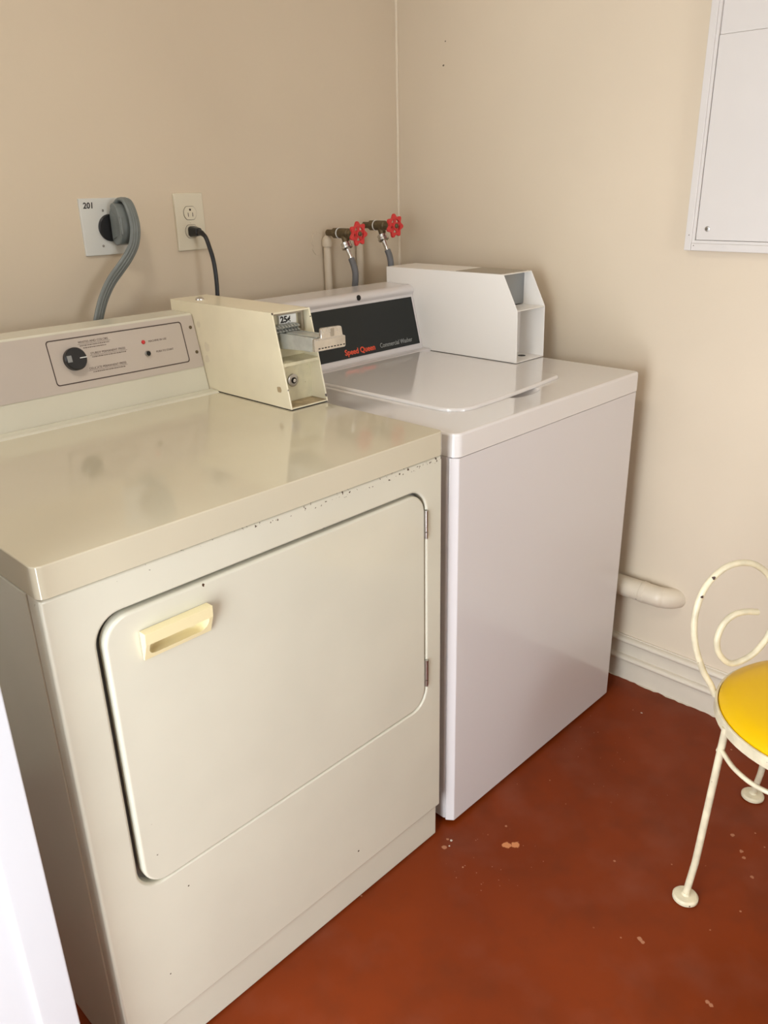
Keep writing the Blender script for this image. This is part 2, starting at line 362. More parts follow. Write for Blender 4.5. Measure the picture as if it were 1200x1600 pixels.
outer = sq_outline(inner, -W1, 0, fz0, fz1)
# snap nearest points to exact corners
for cx, cz in ((-W1, fz0), (0, fz0), (0, fz1), (-W1, fz1)):
    k = min(range(len(outer)), key=lambda i: (outer[i][0] - cx) ** 2 + (outer[i][1] - cz) ** 2); outer[k] = (cx, cz)
b = ring_plate(outer, inner, 'y', 0.0, 0.0335)
bmesh.ops.recalc_face_normals(b, faces=b.faces)
bevel_sharp(b, 0.005, 3, 40, lambda e: all(abs(v.co.y) < 1e-5 for v in e.verts))
obj('front_panel', b, M['cream'], dr)
obj('door_recess', prism(rrect(DX0 + 0.0005, DX1 - 0.0005, DZ0 + 0.0005, DZ1 - 0.0005, 0.039, 10), 'y', 0.018, 0.030), M['greymetal'], dr, label='grey inner face showing in the gap round the door')
# door: slightly ajar along its latch side
b = prism(rrect(DX0 + 0.008, DX1 - 0.0022, DZ0 + 0.0012, DZ1 - 0.0052, 0.040, 10), 'y', 0.0005, 0.0165)
bevel_sharp(b, 0.005, 3, 40, lambda e: all(abs(v.co.y - 0.0005) < 1e-5 for v in e.verts))
rotm = Matrix.Translation((DX1, 0.008, 0)) @ Matrix.Rotation(math.radians(0.30), 4, 'Z') @ Matrix.Translation((-DX1, -0.008, 0))
bmesh.ops.transform(b, matrix=rotm, verts=b.verts)
hx0, hx1, hz0, hz1 = -0.620, -0.514, 0.7435, 0.787
hin = rrect(hx0 + 0.006, hx1 - 0.006, hz0 + 0.007, hz0 + 0.026, 0.008, 6, (0.010, 0.013, 0.002, 0.002))
cutb = prism(hin, 'y', -0.01, 0.0125); bmesh.ops.transform(cutb, matrix=rotm, verts=cutb.verts)
b = bool_cut(b, cutb)
door = obj('door', b, M['cream'], dr)
def dprism(*a, **k):
    bb = prism(*a, **k); bmesh.ops.transform(bb, matrix=rotm, verts=bb.verts); return bb
# cup handle: frame plate with scooped pocket
hout = sq_outline(hin, hx0, hx1, hz0, hz1)
for cx, cz in ((hx0, hz0), (hx1, hz0), (hx1, hz1), (hx0, hz1)):
    k = min(range(len(hout)), key=lambda i: (hout[i][0] - cx) ** 2 + (hout[i][1] - cz) ** 2); hout[k] = (cx, cz)
b = ring_plate(hout, hin, 'y', -0.010, -0.0005)
for v in b.verts:                       # the plate leans out towards its top lip
    if v.co.y < -0.009: v.co.y = -0.004 - 0.011 * max(0, min(1, (v.co.z - hz0) / 0.03))
bevel_sharp(b, 0.0015, 2, 40)
bmesh.ops.transform(b, matrix=rotm, verts=b.verts)
hd = obj('door_handle', b, M['handle'], door, label='yellowed cream plastic cup handle')
b = NB(); n = len(hin); rings = []
cxh = (hx0 + hx1) / 2; czh = hz0 + 0.018
for (sc_, yy_) in ((0.998, -0.003), (0.97, 0.004), (0.88, 0.0085), (0.70, 0.0108), (0.0, 0.0112)):
    if sc_ == 0: rings.append([b.verts.new((cxh, yy_, czh))])
    else: rings.append([b.verts.new((cxh + (x - cxh) * sc_, yy_, czh + (z - czh) * sc_)) for x, z in hin])
for A_, B_ in zip(rings, rings[1:]):
    for i in range(n):
        j = (i + 1) % n
        if len(B_) == 1: b.faces.new((A_[i], A_[j], B_[0]))
        else: b.faces.new((A_[i], A_[j], B_[j], B_[i]))
bmesh.ops.transform(b, matrix=rotm, verts=b.verts)
obj('handle_pocket', b, M['handle'], hd)
# hinges
for z0, z1 in ((0.728, 0.783), (0.411, 0.470)):
    b = lathe([(0.0035, 0), (0.0035, (z1 - z0) * 0.74)], (DX1 - 0.0005, -0.0015, z0 + (z1 - z0) * 0.26), 'z', 12)
    lathe([(0.0030, 0), (0.0030, (z1 - z0) * 0.23)], (DX1 - 0.0005, -0.0015, z0), 'z', 12, bm=b)
    box(DX1 - 0.004, DX1 + 0.0035, -0.0008, 0.004, z0, z1, 0.0005, 1, bm=b)
    obj('hinge', b, M['steel'], dr, label='bare steel door hinge')
obj('toe_kick', box(-W1 + 0.004, -0.003, 0.0084, 0.0335, 0.003, 0.0862, 0.004, 3), M['cream'], dr)
# top
b = prism(rrect(-W1 - 0.002, 0, -0.004, 0.72, 0.012, 6, (0.012, 0.012, 0.002, 0.002)), 'z', H1 + 0.0012, HT)
bevel_sharp(b, 0.006, 4, 40, lambda e: all(abs(v.co.z - HT) < 1e-5 for v in e.verts))
obj('worktop', b, M['creamtop_reflect'], dr)
b = prism([(0.545, HT - 0.001), (0.5475, HT + 0.002), (0.552, HT + 0.004), (0.575, HT + 0.0045), (0.578, HT + 0.001), (0.578, HT - 0.001)], 'x', -W1 + 0.004, -0.0900)
obj('rear_ridge', b, M['cream'], dr)
# console
cz0 = HT + 0.0015
def cy(z): return 0.581 + (z - 0.9217) * 0.255
prof = [(cy(cz0), cz0), (cy(0.968), 0.968), (cy(1.079), 1.079), (cy(1.079) + 0.003, 1.0815), (0.700, 1.0815), (0.700, cz0)]
con = obj('console', prism(prof, 'x', -W1 + 0.002, -0.0895, 0.0015, 2), M['creambox'] if False else M['cream'], dr)
nrm = Vector((0, -(1.079 - 0.968), cy(1.079) - cy(0.968))).normalized()   # outward normal of the sloping face
upv = Vector((0, cy(1.079) - cy(0.968), 1.079 - 0.968)).normalized()
def cp(x, z, off=0.0):
    return Vector((x, cy(z), z)) + nrm * off
def slab(corners, t, base, bm=None):
    """thin plate of polygon (x,z) on the console face from height base to base+t"""
    b2 = NB(); A = [b2.verts.new(cp(x, z, base)) for x, z in corners]; B = [b2.verts.new(cp(x, z, base + t)) for x, z in corners]
    n = len(A); b2.faces.new(A); b2.faces.new(B[::-1])
    for i in range(n): b2.faces.new((A[i], B[i], B[(i + 1) % n], A[(i + 1) % n]))
    return merge(bm, b2) if bm is not None else b2
lab = obj('control_panel', slab([(-W1 + 0.006, 0.9725), (-0.0905, 0.9725), (-0.0905, 1.0775), (-W1 + 0.006, 1.0775)], 0.0012, 0.0), M['label'], con, label='pale pinkish-white control panel sheet')
o1 = rrect(-0.413, -0.121, 0.986, 1.068, 0.006, 6); o2 = rrect(-0.4112, -0.1228, 0.9878, 1.0662, 0.005, 6)
b = NB(); A = [b.verts.new(cp(x, z, 0.0014)) for x, z in o1]; B = [b.verts.new(cp(x, z, 0.0014)) for x, z in o2]; n = len(A)
A2 = [b.verts.new(cp(x, z, 0.0018)) for x, z in o1]; B2 = [b.verts.new(cp(x, z, 0.0018)) for x, z in o2]
for i in range(n):
    j = (i + 1) % n
    for q in ((A2[i], A2[j], B2[j], B2[i]), (A[i], A[j], B[j], B[i]), (A[i], A[j], A2[j], A2[i]), (B[i], B[j], B2[j], B2[i])): b.faces.new(q)
obj('panel_outline', b, M['brown'], lab)
b = NB()
def ptext(s, size, x, z, bold=0.0, sx=1.0):
    merge(b, text_bm(s, size, cp(x, z, 0.0014), (1, 0, 0), upv, 0.0002, bold, sx=sx))
ptext('WHITES AND COLORS', 0.0062, -0.351, 1.0555, sx=0.98)
ptext('STURDY PERMANENT PRESS', 0.0062, -0.332, 1.0325, sx=0.95)
ptext('DELICATE PERMANENT PRESS', 0.0062, -0.342, 1.0055, sx=0.95)
B1 = b; b = NB()
ptext('MACHINE IN USE', 0.0058, -0.205, 1.0375, sx=0.95)
ptext('PUSH TO START', 0.0058, -0.193, 1.0155, sx=0.95)
obj('status_lettering', b, M['print'], lab, label='small dark printed words beside light and button'); b = B1
def fine(x0, x1, z):
    merge(b, slab([(x0, z), (x1, z), (x1, z + 0.0005), (x0, z + 0.0005)], 0.0003, 0.0013))
fine(-0.353, -0.285, 1.0535); fine(-0.334, -0.255, 1.0305); fine(-0.344, -0.262, 1.0035)
random.seed(9)
for (x0, x1, z) in ((-0.349, -0.288, 1.0500), (-0.343, -0.295, 1.0455), (-0.330, -0.258, 1.0270), (-0.336, -0.270, 0.9998)):
    x = x0
    while x < x1:
        w = random.uniform(0.0012, 0.004); merge(b, slab([(x, z), (x + w, z), (x + w, z + 0.0017), (x, z + 0.0017)], 0.0003, 0.0013)); x += w + 0.0011
obj('programme_lettering', b, M['print'], lab, label='small dark printed programme names')
# knob
b = lathe([(0.0215, 0), (0.0215, 0.010), (0.0195, 0.0125), (0, 0.0125)], cp(-0.367, 1.029, 0.001), nrm, 36)
kn = obj('timer_knob', b, M['black'], lab, label='round black timer knob')
b = slab([(-0.3605, 1.0285), (-0.3465, 1.0285), (-0.3465, 1.0300), (-0.3605, 1.0300)], 0.0006, 0.0136)
obj('pointer_line', b, M['whitemark'], kn)
b = slab([(-0.3855, 1.024), (-0.3765, 1.024), (-0.3765, 1.036), (-0.3855, 1.036)], 0.0009, 0.0136)
obj('worn_patch', b, M['greymetal'], kn)
obj('indicator_light', lathe([(0.0042, 0), (0.0040, 0.0015), (0.0025, 0.0028), (0, 0.0032)], cp(-0.2165, 1.0395, 0.001), nrm, 20), M['redlight'], lab, label='small red indicator light')
sb = obj('start_button', lathe([(0.0060, 0), (0.0058, 0.004), (0.0050, 0.005), (0.0045, 0.0032), (0, 0.0030)], cp(-0.2135, 1.0165, 0.001), nrm, 24), M['steel'], lab, label='steel push-to-start button')
obj('button_well', disc(cp(-0.2135, 1.0165, 0.0044), nrm, 0.0046, 0.0003, 18), M['hole'], sb)
for (x, z) in ((-0.1005, 1.0535), (-0.0995, 1.003)):
    s_ = obj('screw', lathe([(0.0036, 0), (0.0034, 0.0012), (0.002, 0.0020), (0, 0.0022)], cp(x, z, 0.001), nrm, 18), M['brass'], lab, label='dark panel screw')

# ---------------------------------------------------------------- coin box on the dryer
BX0, BX1 = -0.0885, 0.0065; BZ0, BZ1 = HT + 0.0020, 1.1045
def fy(z): return 0.3065 + (z - 0.9217) * 0.228
cb = thing('coin_box', 'worn cream metal coin box with chrome push slide, on top of the dryer', 'coin box', ((BX0 + BX1) / 2, 0.5, BZ0))
obj('dark_base_strip', box(BX0 + 0.001, BX1 - 0.001, fy(BZ0) + 0.001, 0.695, HT + 0.0002, BZ0), M['hole'], cb)  # thin black slab draws the dark line under the box
t = 0.003
prof = [(fy(BZ0), BZ0), (0.700, BZ0), (0.700, BZ1), (fy(BZ1), BZ1)]
b = prism(prof, 'x', BX0, BX0 + t, 0.0006, 1); prism(prof, 'x', BX1 - t, BX1, 0.0006, 1, bm=b)
box(BX0 + t * .5, BX1 - t * .5, fy(BZ1) + 0.001, 0.700, BZ1 - t, BZ1, bm=b); box(BX0 + t * .5, BX1 - t * .5, 0.697, 0.700, BZ0, BZ1 - .001, bm=b)
box(BX0 + t * .5, BX1 - t * .5, fy(BZ0) + 0.002, 0.69, BZ0, BZ0 + t, bm=b)
obj('housing', b, M['creambox'], cb, label='chipped cream sheet-metal housing')
ix0, ix1 = BX0 + t, BX1 - t
obj('coin_ledge', box(ix0, ix1, fy(0.932), 0.352, BZ0 + t, 0.9275, 0.0006, 1), M['rustfloor'], cb, label='grimy brown ledge at the foot of the box')
lp = obj('lock_panel', box(ix0, ix1, 0.352, 0.356, 0.9275, 1.006, 0.0), M['creamin'], cb)
# lip shelf between the two recesses
obj('lip', prism([(fy(1.007) - 0.001, 1.0045), (0.352, 1.006), (0.395, 1.012), (0.395, 1.014), (fy(1.010) + 0.004, 1.0105), (fy(1.010) - 0.001, 1.0105)], 'x', ix0, ix1), M['creamin'], cb)
lx, lz = -0.0465, 0.969
b = lathe([(0.0125, 0), (0.0125, 0.004), (0.0105, 0.005), (0, 0.005)], (lx, 0.352, lz), (0, -1, 0), 28)
lk = obj('lock', b, M['steel'], lp, label='round tubular lock')
b = lathe([(0.0062, 0), (0.0062, 0.0008)], (lx, 0.3467, lz), (0, -1, 0), 20)
obj('key_ring', b, M['hole'], lk)
obj('key_post', lathe([(0.0035, 0), (0.0035, 0.002), (0, 0.0024)], (lx, 0.3462, lz), (0, -1, 0), 16), M['chrome'], lk)
# upper recess: back plate, price card, coin teeth and the slide
up_ = obj('slot_panel', box(ix0, ix1, 0.372, 0.375, 1.012, BZ1 - t), M['creamin'], cb)
b = ring_plate([(ix0 + 0.001, 1.058), (-0.0005, 1.058), (-0.0005, 1.100), (ix0 + 0.001, 1.100)], [(ix0 + 0.006, 1.064), (-0.006, 1.064), (-0.006, 1.096), (ix0 + 0.006, 1.096)], 'y', 0.362, 0.372)
fr = obj('card_frame', b, M['tanmetal'], up_)
obj('price_card', box(-0.058, -0.015, 0.366, 0.3715, 1.0775, 1.0945), M['whitemark'], fr)
obj('card_print', text_bm('25¢', 0.017, (-0.055, 0.3655, 1.0805), (1, 0, 0), (0, 0, 1), 0.0004, 0.0006), M['black'], fr)
b = NB()
for i in range(8):
    x = -0.0795 + i * 0.0076
    for zz in (1.067, 1.0745):
        prism([(0.350, zz - 0.004), (0.344, zz + 0.0), (0.350, zz + 0.004), (0.366, zz + 0.004), (0.366, zz - 0.004)], 'x', x - 0.0024, x + 0.0024, bm=b)
obj('coin_teeth', b, M['slide'], cb, label='rows of dark steel coin ridges')
b = prism([(0.254, 1.0415), (0.372, 1.0335), (0.372, 1.064), (0.343, 1.0645), (0.254, 1.0655)], 'x', -0.0725, -0.069, 0.0004, 1)
prism([(0.254, 1.0415), (0.372, 1.0335), (0.372, 1.064), (0.343, 1.0645), (0.254, 1.0655)], 'x', -0.0255, -0.022, 0.0004, 1, bm=b)
box(-0.070, -0.024, 0.258, 0.372, 1.060, 1.0635, 0.0008, 1, bm=b)
box(-0.060, -0.034, 0.256, 0.345, 1.0635, 1.0655, 0.0008, 1, bm=b)
box(-0.071, -0.023, 0.262, 0.372, 1.0385, 1.0415, 0.0008, 1, bm=b)
sl = obj('coin_slide', b, M['slide'], cb, label='grey steel push slide')
poly = [(-0.0735, 1.0405), (0.003, 1.0400), (0.005, 1.042), (0.005, 1.0610), (-0.0015, 1.0635), (-0.004, 1.0790), (-0.008, 1.0810), (-0.053, 1.0820), (-0.056, 1.080), (-0.0565, 1.0640), (-0.0735, 1.0635)]
b = prism(poly, 'y', 0.247, 0.2535, 0.0012, 2)
box(-0.068, 0.000, 0.245, 0.2475, 1.0605, 1.0625, 0.0006, 1, bm=b)
tb = obj('push_tab', b, M['chrome'], sl, label='bright chrome push plate with stepped outline')
b = NB()
for i in range(9): box(-0.064 + i * 0.0078, -0.060 + i * 0.0078, 0.2464, 0.2474, 1.0445, 1.0462, bm=b)
obj('stamped_slots', b, M['hole'], tb)
b = box(-0.033, -0.024, 0.2464, 0.2474, 1.0645, 1.0790); obj('stamped_mark', b, M['tanmetal'], tb)
obj('dome_rivet', lathe([(0.0095, 0), (0.009, 0.003), (0.0055, 0.0055), (0, 0.0065)], (-0.058, 0.632, BZ1), 'z', 24), M['chrome'], cb, label='shiny domed rivet')

# ---------------------------------------------------------------- washer
G, WR, H2, HW = 0.036, 0.7125, 0.8596, 0.9049
wa = thing('washing_machine', 'white top-loading commercial washer with charcoal control panel, in the room corner', 'washing machine', ((G + WR) / 2, 0.35, 0))
b = prism(rrect(G, WR, 0.0158, 0.72, 0.004, 6, (0.007, 0.003, 0.006, 0.006)), 'z', 0.012, H2 - 0.0012)
obj('cabinet', b, M['white'], wa)
fp = [(G, 0.0150), (G, 0.0138), (G + 0.0003, 0.0130), (G + 0.0010, 0.0118), (G + 0.0095, 0.0004), (G + 0.0108, -0.0006), (G + 0.0130, -0.0010)]
fp += [(WR - 0.008, -0.0010), (WR - 0.004, 0.0), (WR - 0.001, 0.003), (WR, 0.008), (WR, 0.0150)]
b = prism(fp, 'z', 0.010, H2 - 0.002)
bevel_sharp(b, 0.0025, 2, 40, lambda e: all(v.co.z > H2 - 0.0025 for v in e.verts) or all(v.co.z < 0.0105 for v in e.verts))
obj('front_panel', b, M['white'], wa)
b = prism(rrect(G - 0.0005, WR + 0.003, -0.003, 0.725, 0.018, 8, (0.018, 0.014, 0.008, 0.008)), 'z', H2, HW)
bevel_sharp(b, 0.0055, 4, 40, lambda e: all(abs(v.co.z - HW) < 1e-5 for v in e.verts))
top = obj('worktop', b, M['whitetop'], wa)
# finger scoop cut in the top in front of the lid
cut = NB(); bmesh.ops.create_uvsphere(cut, u_segments=48, v_segments=24, radius=1)
bmesh.ops.transform(cut, matrix=Matrix.Translation((0.372, 0.088, HW + 0.003)) @ Matrix.Rotation(math.radians(4), 4, 'Z') @ Matrix.Diagonal((0.056, 0.024, 0.014, 1)), verts=cut.verts)
me = bpy.data.meshes.new('cut'); cut.to_mesh(me); cut.free(); co = bpy.data.objects.new('cut', me); C.objects.link(co)
bmod = top.modifiers.new('scoop', 'BOOLEAN'); bmod.object = co; bmod.operation = 'DIFFERENCE'; bmod.solver = 'EXACT'
co.location = -WORG[wa.name] + Vector(wa.location)
bpy.context.view_layer.update()
dg = bpy.context.evaluated_depsgraph_get(); 
top.modifiers.remove(top.modifiers['weighted']); co.parent = None
bpy.context.view_layer.update(); dg = bpy.context.evaluated_depsgraph_get()
nm = bpy.data.meshes.new_from_object(top.evaluated_get(dg)); top.modifiers.clear(); top.data = nm
for p in nm.polygons: p.use_smooth = True
nm.set_sharp_from_angle(angle=math.radians(35)); w = top.modifiers.new('weighted', 'WEIGHTED_NORMAL'); w.keep_sharp = True; w.weight = 90
bpy.data.objects.remove(co)
# lid
def lid_outline(e=0.0):
    x0, x1, y1 = 0.142 - e, 0.548 + e, 0.546; pts = []
    rl = 0.055 + e; rr_ = 0.024
    yl, yr = 0.083 - e, 0.104 - e
    for i in range(9):
        a = PI + 0.5 * PI * i / 8; pts.append((x0 + rl + rl * math.cos(a), yl + rl + rl * math.sin(a)))
    for i in range(1, 12):
        s = i / 12; x = x0 + rl + (x1 - x0 - rl - rr_) * s; pts.append((x, yl + (yr - yl) * s - 0.005 * math.sin(PI * s)))
    for i in range(9):
        a = 1.5 * PI + 0.5 * PI * i / 8; pts.append((x1 - rr_ + rr_ * math.cos(a), yr + rr_ + rr_ * math.sin(a)))
    pts += [(x1, y1), (x0, y1)]
    return pts
b = prism(lid_outline(), 'z', HW + 0.0003, HW + 0.0070)
bevel_sharp(b, 0.0052, 4, 40, lambda e: all(v.co.z > HW + 0.006 for v in e.verts))
obj('lid', b, M['whitetop'], wa)
b = prism([(0.548, HW - 0.001), (0.549, HW + 0.004), (0.554, HW + 0.007), (0.572, HW + 0.0075), (0.574, HW + 0.004), (0.576, HW - 0.001)], 'x', G + 0.004, 0.597)
obj('rear_ridge', b, M['white'], wa)
# console
def wy(z): return 0.5775 + (z - 0.9049) * 0.262
K0 = HW + 0.0010
prof = [(wy(K0), K0), (wy(1.046), 1.046), (wy(1.046) + 0.0015, 1.0500), (0.6115, 1.0560), (0.6095, 1.0605), (0.6115, 1.0660), (0.617, 1.0710), (0.628, 1.0745), (0.715, 1.0755), (0.718, 1.072), (0.718, K0)]
wc = obj('console', prism(prof, 'x', G + 0.002, 0.5990, 0.0008, 1, ang=50), M['white'], wa, angle=50)
wn = Vector((0, -1, 0.262)).normalized(); wu = Vector((0, 0.262, 1)).normalized()
def wp(x, z, off=0.0): return Vector((x, wy(z), z)) + wn * off
def wslab(c, t, base):
    b2 = NB(); A = [b2.verts.new(wp(x, z, base)) for x, z in c]; B = [b2.verts.new(wp(x, z, base + t)) for x, z in c]; n = len(A)
    b2.faces.new(A); b2.faces.new(B[::-1])
    for i in range(n): b2.faces.new((A[i], B[i], B[(i + 1) % n], A[(i + 1) % n]))
    return b2
cpn = obj('control_panel', wslab([(G + 0.02, 0.9235), (0.5905, 0.9235), (0.5905, 1.0435), (G + 0.02, 1.0435)], 0.0012, 0.0), M['charcoal'], wc, label='charcoal black control panel')
obj('brand_lettering', text_bm('Speed Queen', 0.0195, wp(0.315, 0.9315, 0.0014), (1, 0, 0), wu, 0.0003, 0.00045, sx=1.0), M['orange'], cpn, label='orange lettering')
obj('model_lettering', text_bm('Commercial Washer', 0.0165, wp(0.4395, 0.9325, 0.0014), (1, 0, 0), wu, 0.0003, 0.0, sx=0.88), M['greytext'], cpn, label='grey lettering')
obj('console_hole', disc((0.393, 0.6110, 1.0620), (0, -1, 0.15), 0.0068, 0.0018, 24), M['hole'], wc)
for (x, y) in ((0.07, 0.05), (0.68, 0.05), (0.07, 0.67), (0.68, 0.67)):
    obj('foot', lathe([(0.020, 0), (0.020, 0.006), (0.006, 0.007), (0.006, 0.016)], (x, y, 0.0), 'z', 18), M['black'], wa)

# ---------------------------------------------------------------- coin box on the washer
WX0, WX1 = 0.6000, 0.7185; WZ0, WZ1 = HW + 0.0014, 1.1160
wb = thing('coin_box', 'plain white metal coin box with sloping open front, on top of the washer', 'coin box', ((WX0 + WX1) / 2, 0.5, WZ0))
obj('dark_base_strip', box(WX0 + 0.001, WX1 - 0.001, 0.2712, 0.705, HW + 0.0002, WZ0), M['hole'], wb)  # black slab, same dark line under this box
prof = [(0.2700, WZ0), (0.712, WZ0), (0.712, WZ1), (0.3180, WZ1), (0.2730, 1.0330)]
b = prism(prof, 'x', WX0, WX0 + 0.002, 0.0005, 1); prism(prof, 'x', WX1 - 0.002, WX1, 0.0005, 1, bm=b)
box(WX0 + 0.001, WX1 - 0.001, 0.3185, 0.712, WZ1 - 0.002, WZ1 - 0.0002, bm=b); box(WX0 + 0.001, WX1 - 0.001, 0.710, 0.712, WZ0, WZ1 - 0.001, bm=b)
obj('housing', b, M['whitebox'], wb)
obj('top_patch', box(WX0 + 0.004, WX1 - 0.004, 0.330, 0.470, WZ1 - 0.0002, WZ1 + 0.0008), M['tanmetal'], wb, label='tan-grey patch on the top')  # thin tan-grey slab set on the box top
obj('slot_plate', box(WX0 + 0.002, WX1 - 0.002, 0.338, 0.340, 1.036, WZ1 - 0.002), M['greymetal'], wb, label='dark grey metal plate inside the upper opening')
obj('shelf', box(WX0 + 0.002, WX1 - 0.002, 0.274, 0.340, 1.0310, 1.0330, 0.0004, 1), M['whitebox'], wb)
obj('lower_plate', box(WX0 + 0.002, WX1 - 0.002, 0.345, 0.347, WZ0, 1.031), M['whitebox'], wb)
bp_ = obj('bottom_plate', box(WX0 + 0.002, WX1 - 0.002, 0.2705, 0.345, WZ0, WZ0 + 0.002), M['whitebox'], wb)
obj('bolt_hole', disc((0.682, 0.312, WZ0 + 0.002), 'z', 0.010, 0.0004, 24), M['hole'], bp_)
obj('bracket', box(WX0 + 0.002, WX0 + 0.012, 0.300, 0.345, WZ0 + 0.004, 1.02), M['greymetal'], wb)

# ---------------------------------------------------------------- wall outlets, plugs and cords
rp = thing('range_outlet', 'square white metal outlet plate marked 201, left of the ivory outlet', 'outlet', (-0.1215, YW, 1.252))
x0, x1, z0, z1 = -0.1825, -0.0640, 1.1925, 1.3105
b = prism(rrect(x0, x1, z0, z1, 0.002, 3), 'y', YW - 0.005, YW); bevel_sharp(b, 0.003, 2, 40, lambda e: all(v.co.y < YW - 0.004 for v in e.verts))
pl = obj('cover_plate', b, M['plate'], rp)
obj('socket', lathe([(0.0285, 0), (0.0285, 0.004), (0.0265, 0.006), (0, 0.006)], (-0.1175, YW - 0.005, 1.249), (0, -1, 0), 36), M['black'], pl, label='round black socket')
obj('handwriting', text_bm('201', 0.017, (-0.1745, YW - 0.0052, 1.2905), (1, 0, 0), (0, 0, 1), 0.0003, 0.0004, shear=0.1, sx=0.95), M['black'], pl, label='black handwritten marker digits')
obj('pencil_mark', text_bm('3', 0.013, (-0.0745, YW - 0.0052, 1.2935), (1, 0, 0), (0, 0, 1), 0.0002, 0.0), M['greytext'], pl)
for (x, z) in ((-0.130, 1.285), (-0.140, 1.212)):
    obj('screw', lathe([(0.0028, 0), (0.002, 0.001), (0, 0.0012)], (x, YW - 0.005, z), (0, -1, 0), 14), M['steel'], pl)

pc = thing('dryer_power_cord', 'thick flat grey cord with large angled plug in the square outlet, hanging behind the dryer', 'power cord', (-0.105, YW - 0.011, 1.25))
prof = [(0.857, 1.222), (0.857, 1.282), (0.850, 1.288), (0.842, 1.296), (0.835, 1.300), (0.822, 1.299), (0.812, 1.292), (0.804, 1.276), (0.800, 1.255), (0.803, 1.232), (0.812, 1.216), (0.836, 1.212)]
prof = [(y + 0.006 if y < 0.85 else y, z) for y, z in prof]
b = prism(prof, 'x', -0.119, -0.083, 0.003, 3)
bmesh.ops.rotate(b, cent=Vector((-0.10, 0.857, 1.25)), matrix=Matrix.Rotation(math.radians(-6), 3, 'Z'), verts=b.verts)
pg = obj('plug', b, M['cordgrey'], pc, label='grey moulded angled plug')
b = prism([(0.806, 1.236), (0.806, 1.272), (0.850, 1.284), (0.850, 1.226)], 'x', -0.1225, -0.118, 0.0015, 2); obj('plug_face', b, M['cordgrey'], pg)
sec = []                                 # flat cord cross-section with four ribs
for k in range(48):
    a = 2 * PI * k / 48; u = math.cos(a); v = math.sin(a)
    sec.append((0.0135 * u, 0.0048 * (abs(v) ** 0.7) * (1 if v > 0 else -1) * (0.85 + 0.3 * abs(math.sin(4 * PI * (u + 1) / 2)))))
path = [(-0.102, 0.845, 1.2975), (-0.099, 0.832, 1.3060), (-0.096, 0.816, 1.3020), (-0.095, 0.803, 1.280), (-0.095, 0.797, 1.250), (-0.101, 0.799, 1.218), (-0.116, 0.803, 1.192), (-0.138, 0.805, 1.168), (-0.166, 0.803, 1.142), (-0.192, 0.795, 1.112), (-0.213, 0.785, 1.08), (-0.225, 0.780, 1.05), (-0.232, 0.785, 0.98), (-0.232, 0.79, 0.80)]
obj('cord', tube(path, 1.0, 8, section=sec, up=(1, 0.1, 0)), M['cordgrey'], pc, angle=60, wn=False)

do = thing('duplex_outlet', 'ivory duplex wall outlet with a black plug in its lower socket, on the back wall', 'outlet', (0.0905, YW, 1.2515))
b = prism(rrect(0.0505, 0.1305, 1.187, 1.316, 0.003, 3), 'y', YW - 0.006, YW); bevel_sharp(b, 0.004, 3, 40, lambda e: all(v.co.y < YW - 0.005 for v in e.verts))
pl = obj('cover_plate', b, M['ivory'], do)
for zc in (1.2715, 1.2305):
    o = [(0.0905 + 0.0172 * math.cos(2 * PI * k / 40), zc + max(-0.0145, min(0.0145, 0.0172 * math.sin(2 * PI * k / 40)))) for k in range(40)]
    s_ = obj('socket', prism(o, 'y', YW - 0.0078, YW - 0.006, 0.0005, 1), M['ivory'], pl)
    rim = [(0.0905 + 0.0180 * math.cos(2 * PI * k / 40), zc + max(-0.0153, min(0.0153, 0.0180 * math.sin(2 * PI * k / 40)))) for k in range(40)]
    obj('socket_gap', prism(rim, 'y', YW - 0.0064, YW - 0.0058), M['brown'], pl)
    b = box(0.0835, 0.0850, YW - 0.0082, YW - 0.0077, zc - 0.008, zc + 0.001); box(0.0958, 0.0973, YW - 0.0082, YW - 0.0077, zc - 0.008, zc + 0.001, bm=b)
    disc((0.0905, YW - 0.0077, zc + 0.0075), (0, -1, 0), 0.0026, 0.0005, 14, bm=b)
    obj('slots', b, M['brown'], s_)
obj('screw', lathe([(0.003, 0), (0.002, 0.0012), (0, 0.0014)], (0.0905, YW - 0.006, 1.251), (0, -1, 0), 14), M['ivory'], pl)

bc = thing('black_power_cord', 'thin black cord with moulded plug in the ivory duplex outlet', 'power cord', (0.0905, YW - 0.009, 1.230))
b = prism(rrect(0.0785, 0.1025, 1.2180, 1.2425, 0.007, 5), 'y', YW - 0.036, YW - 0.0082, 0.002, 2)
for v in b.verts:
    if v.co.y < YW - 0.03: v.co.x = 0.0905 + (v.co.x - 0.0905) * 0.72; v.co.z = 1.2290 + (v.co.z - 1.2290) * 0.72
pg = obj('plug', b, M['black'], bc)
obj('strain_relief', tube([(0.0905, YW - 0.032, 1.2290), (0.0905, YW - 0.046, 1.2275), (0.0910, YW - 0.058, 1.2210)], [0.0075, 0.0065, 0.0045], 6), M['black'], pg, wn=False)
obj('cord', tube([(0.0905, YW - 0.050, 1.2270), (0.0908, YW - 0.062, 1.2170), (0.0920, YW - 0.070, 1.198), (0.0940, YW - 0.078, 1.170), (0.0940, YW - 0.083, 1.135), (0.0920, YW - 0.085, 1.09), (0.0860, YW - 0.085, 1.02), (0.08, YW - 0.08, 0.85)], 0.0050, 6), M['black'], bc, wn=False)

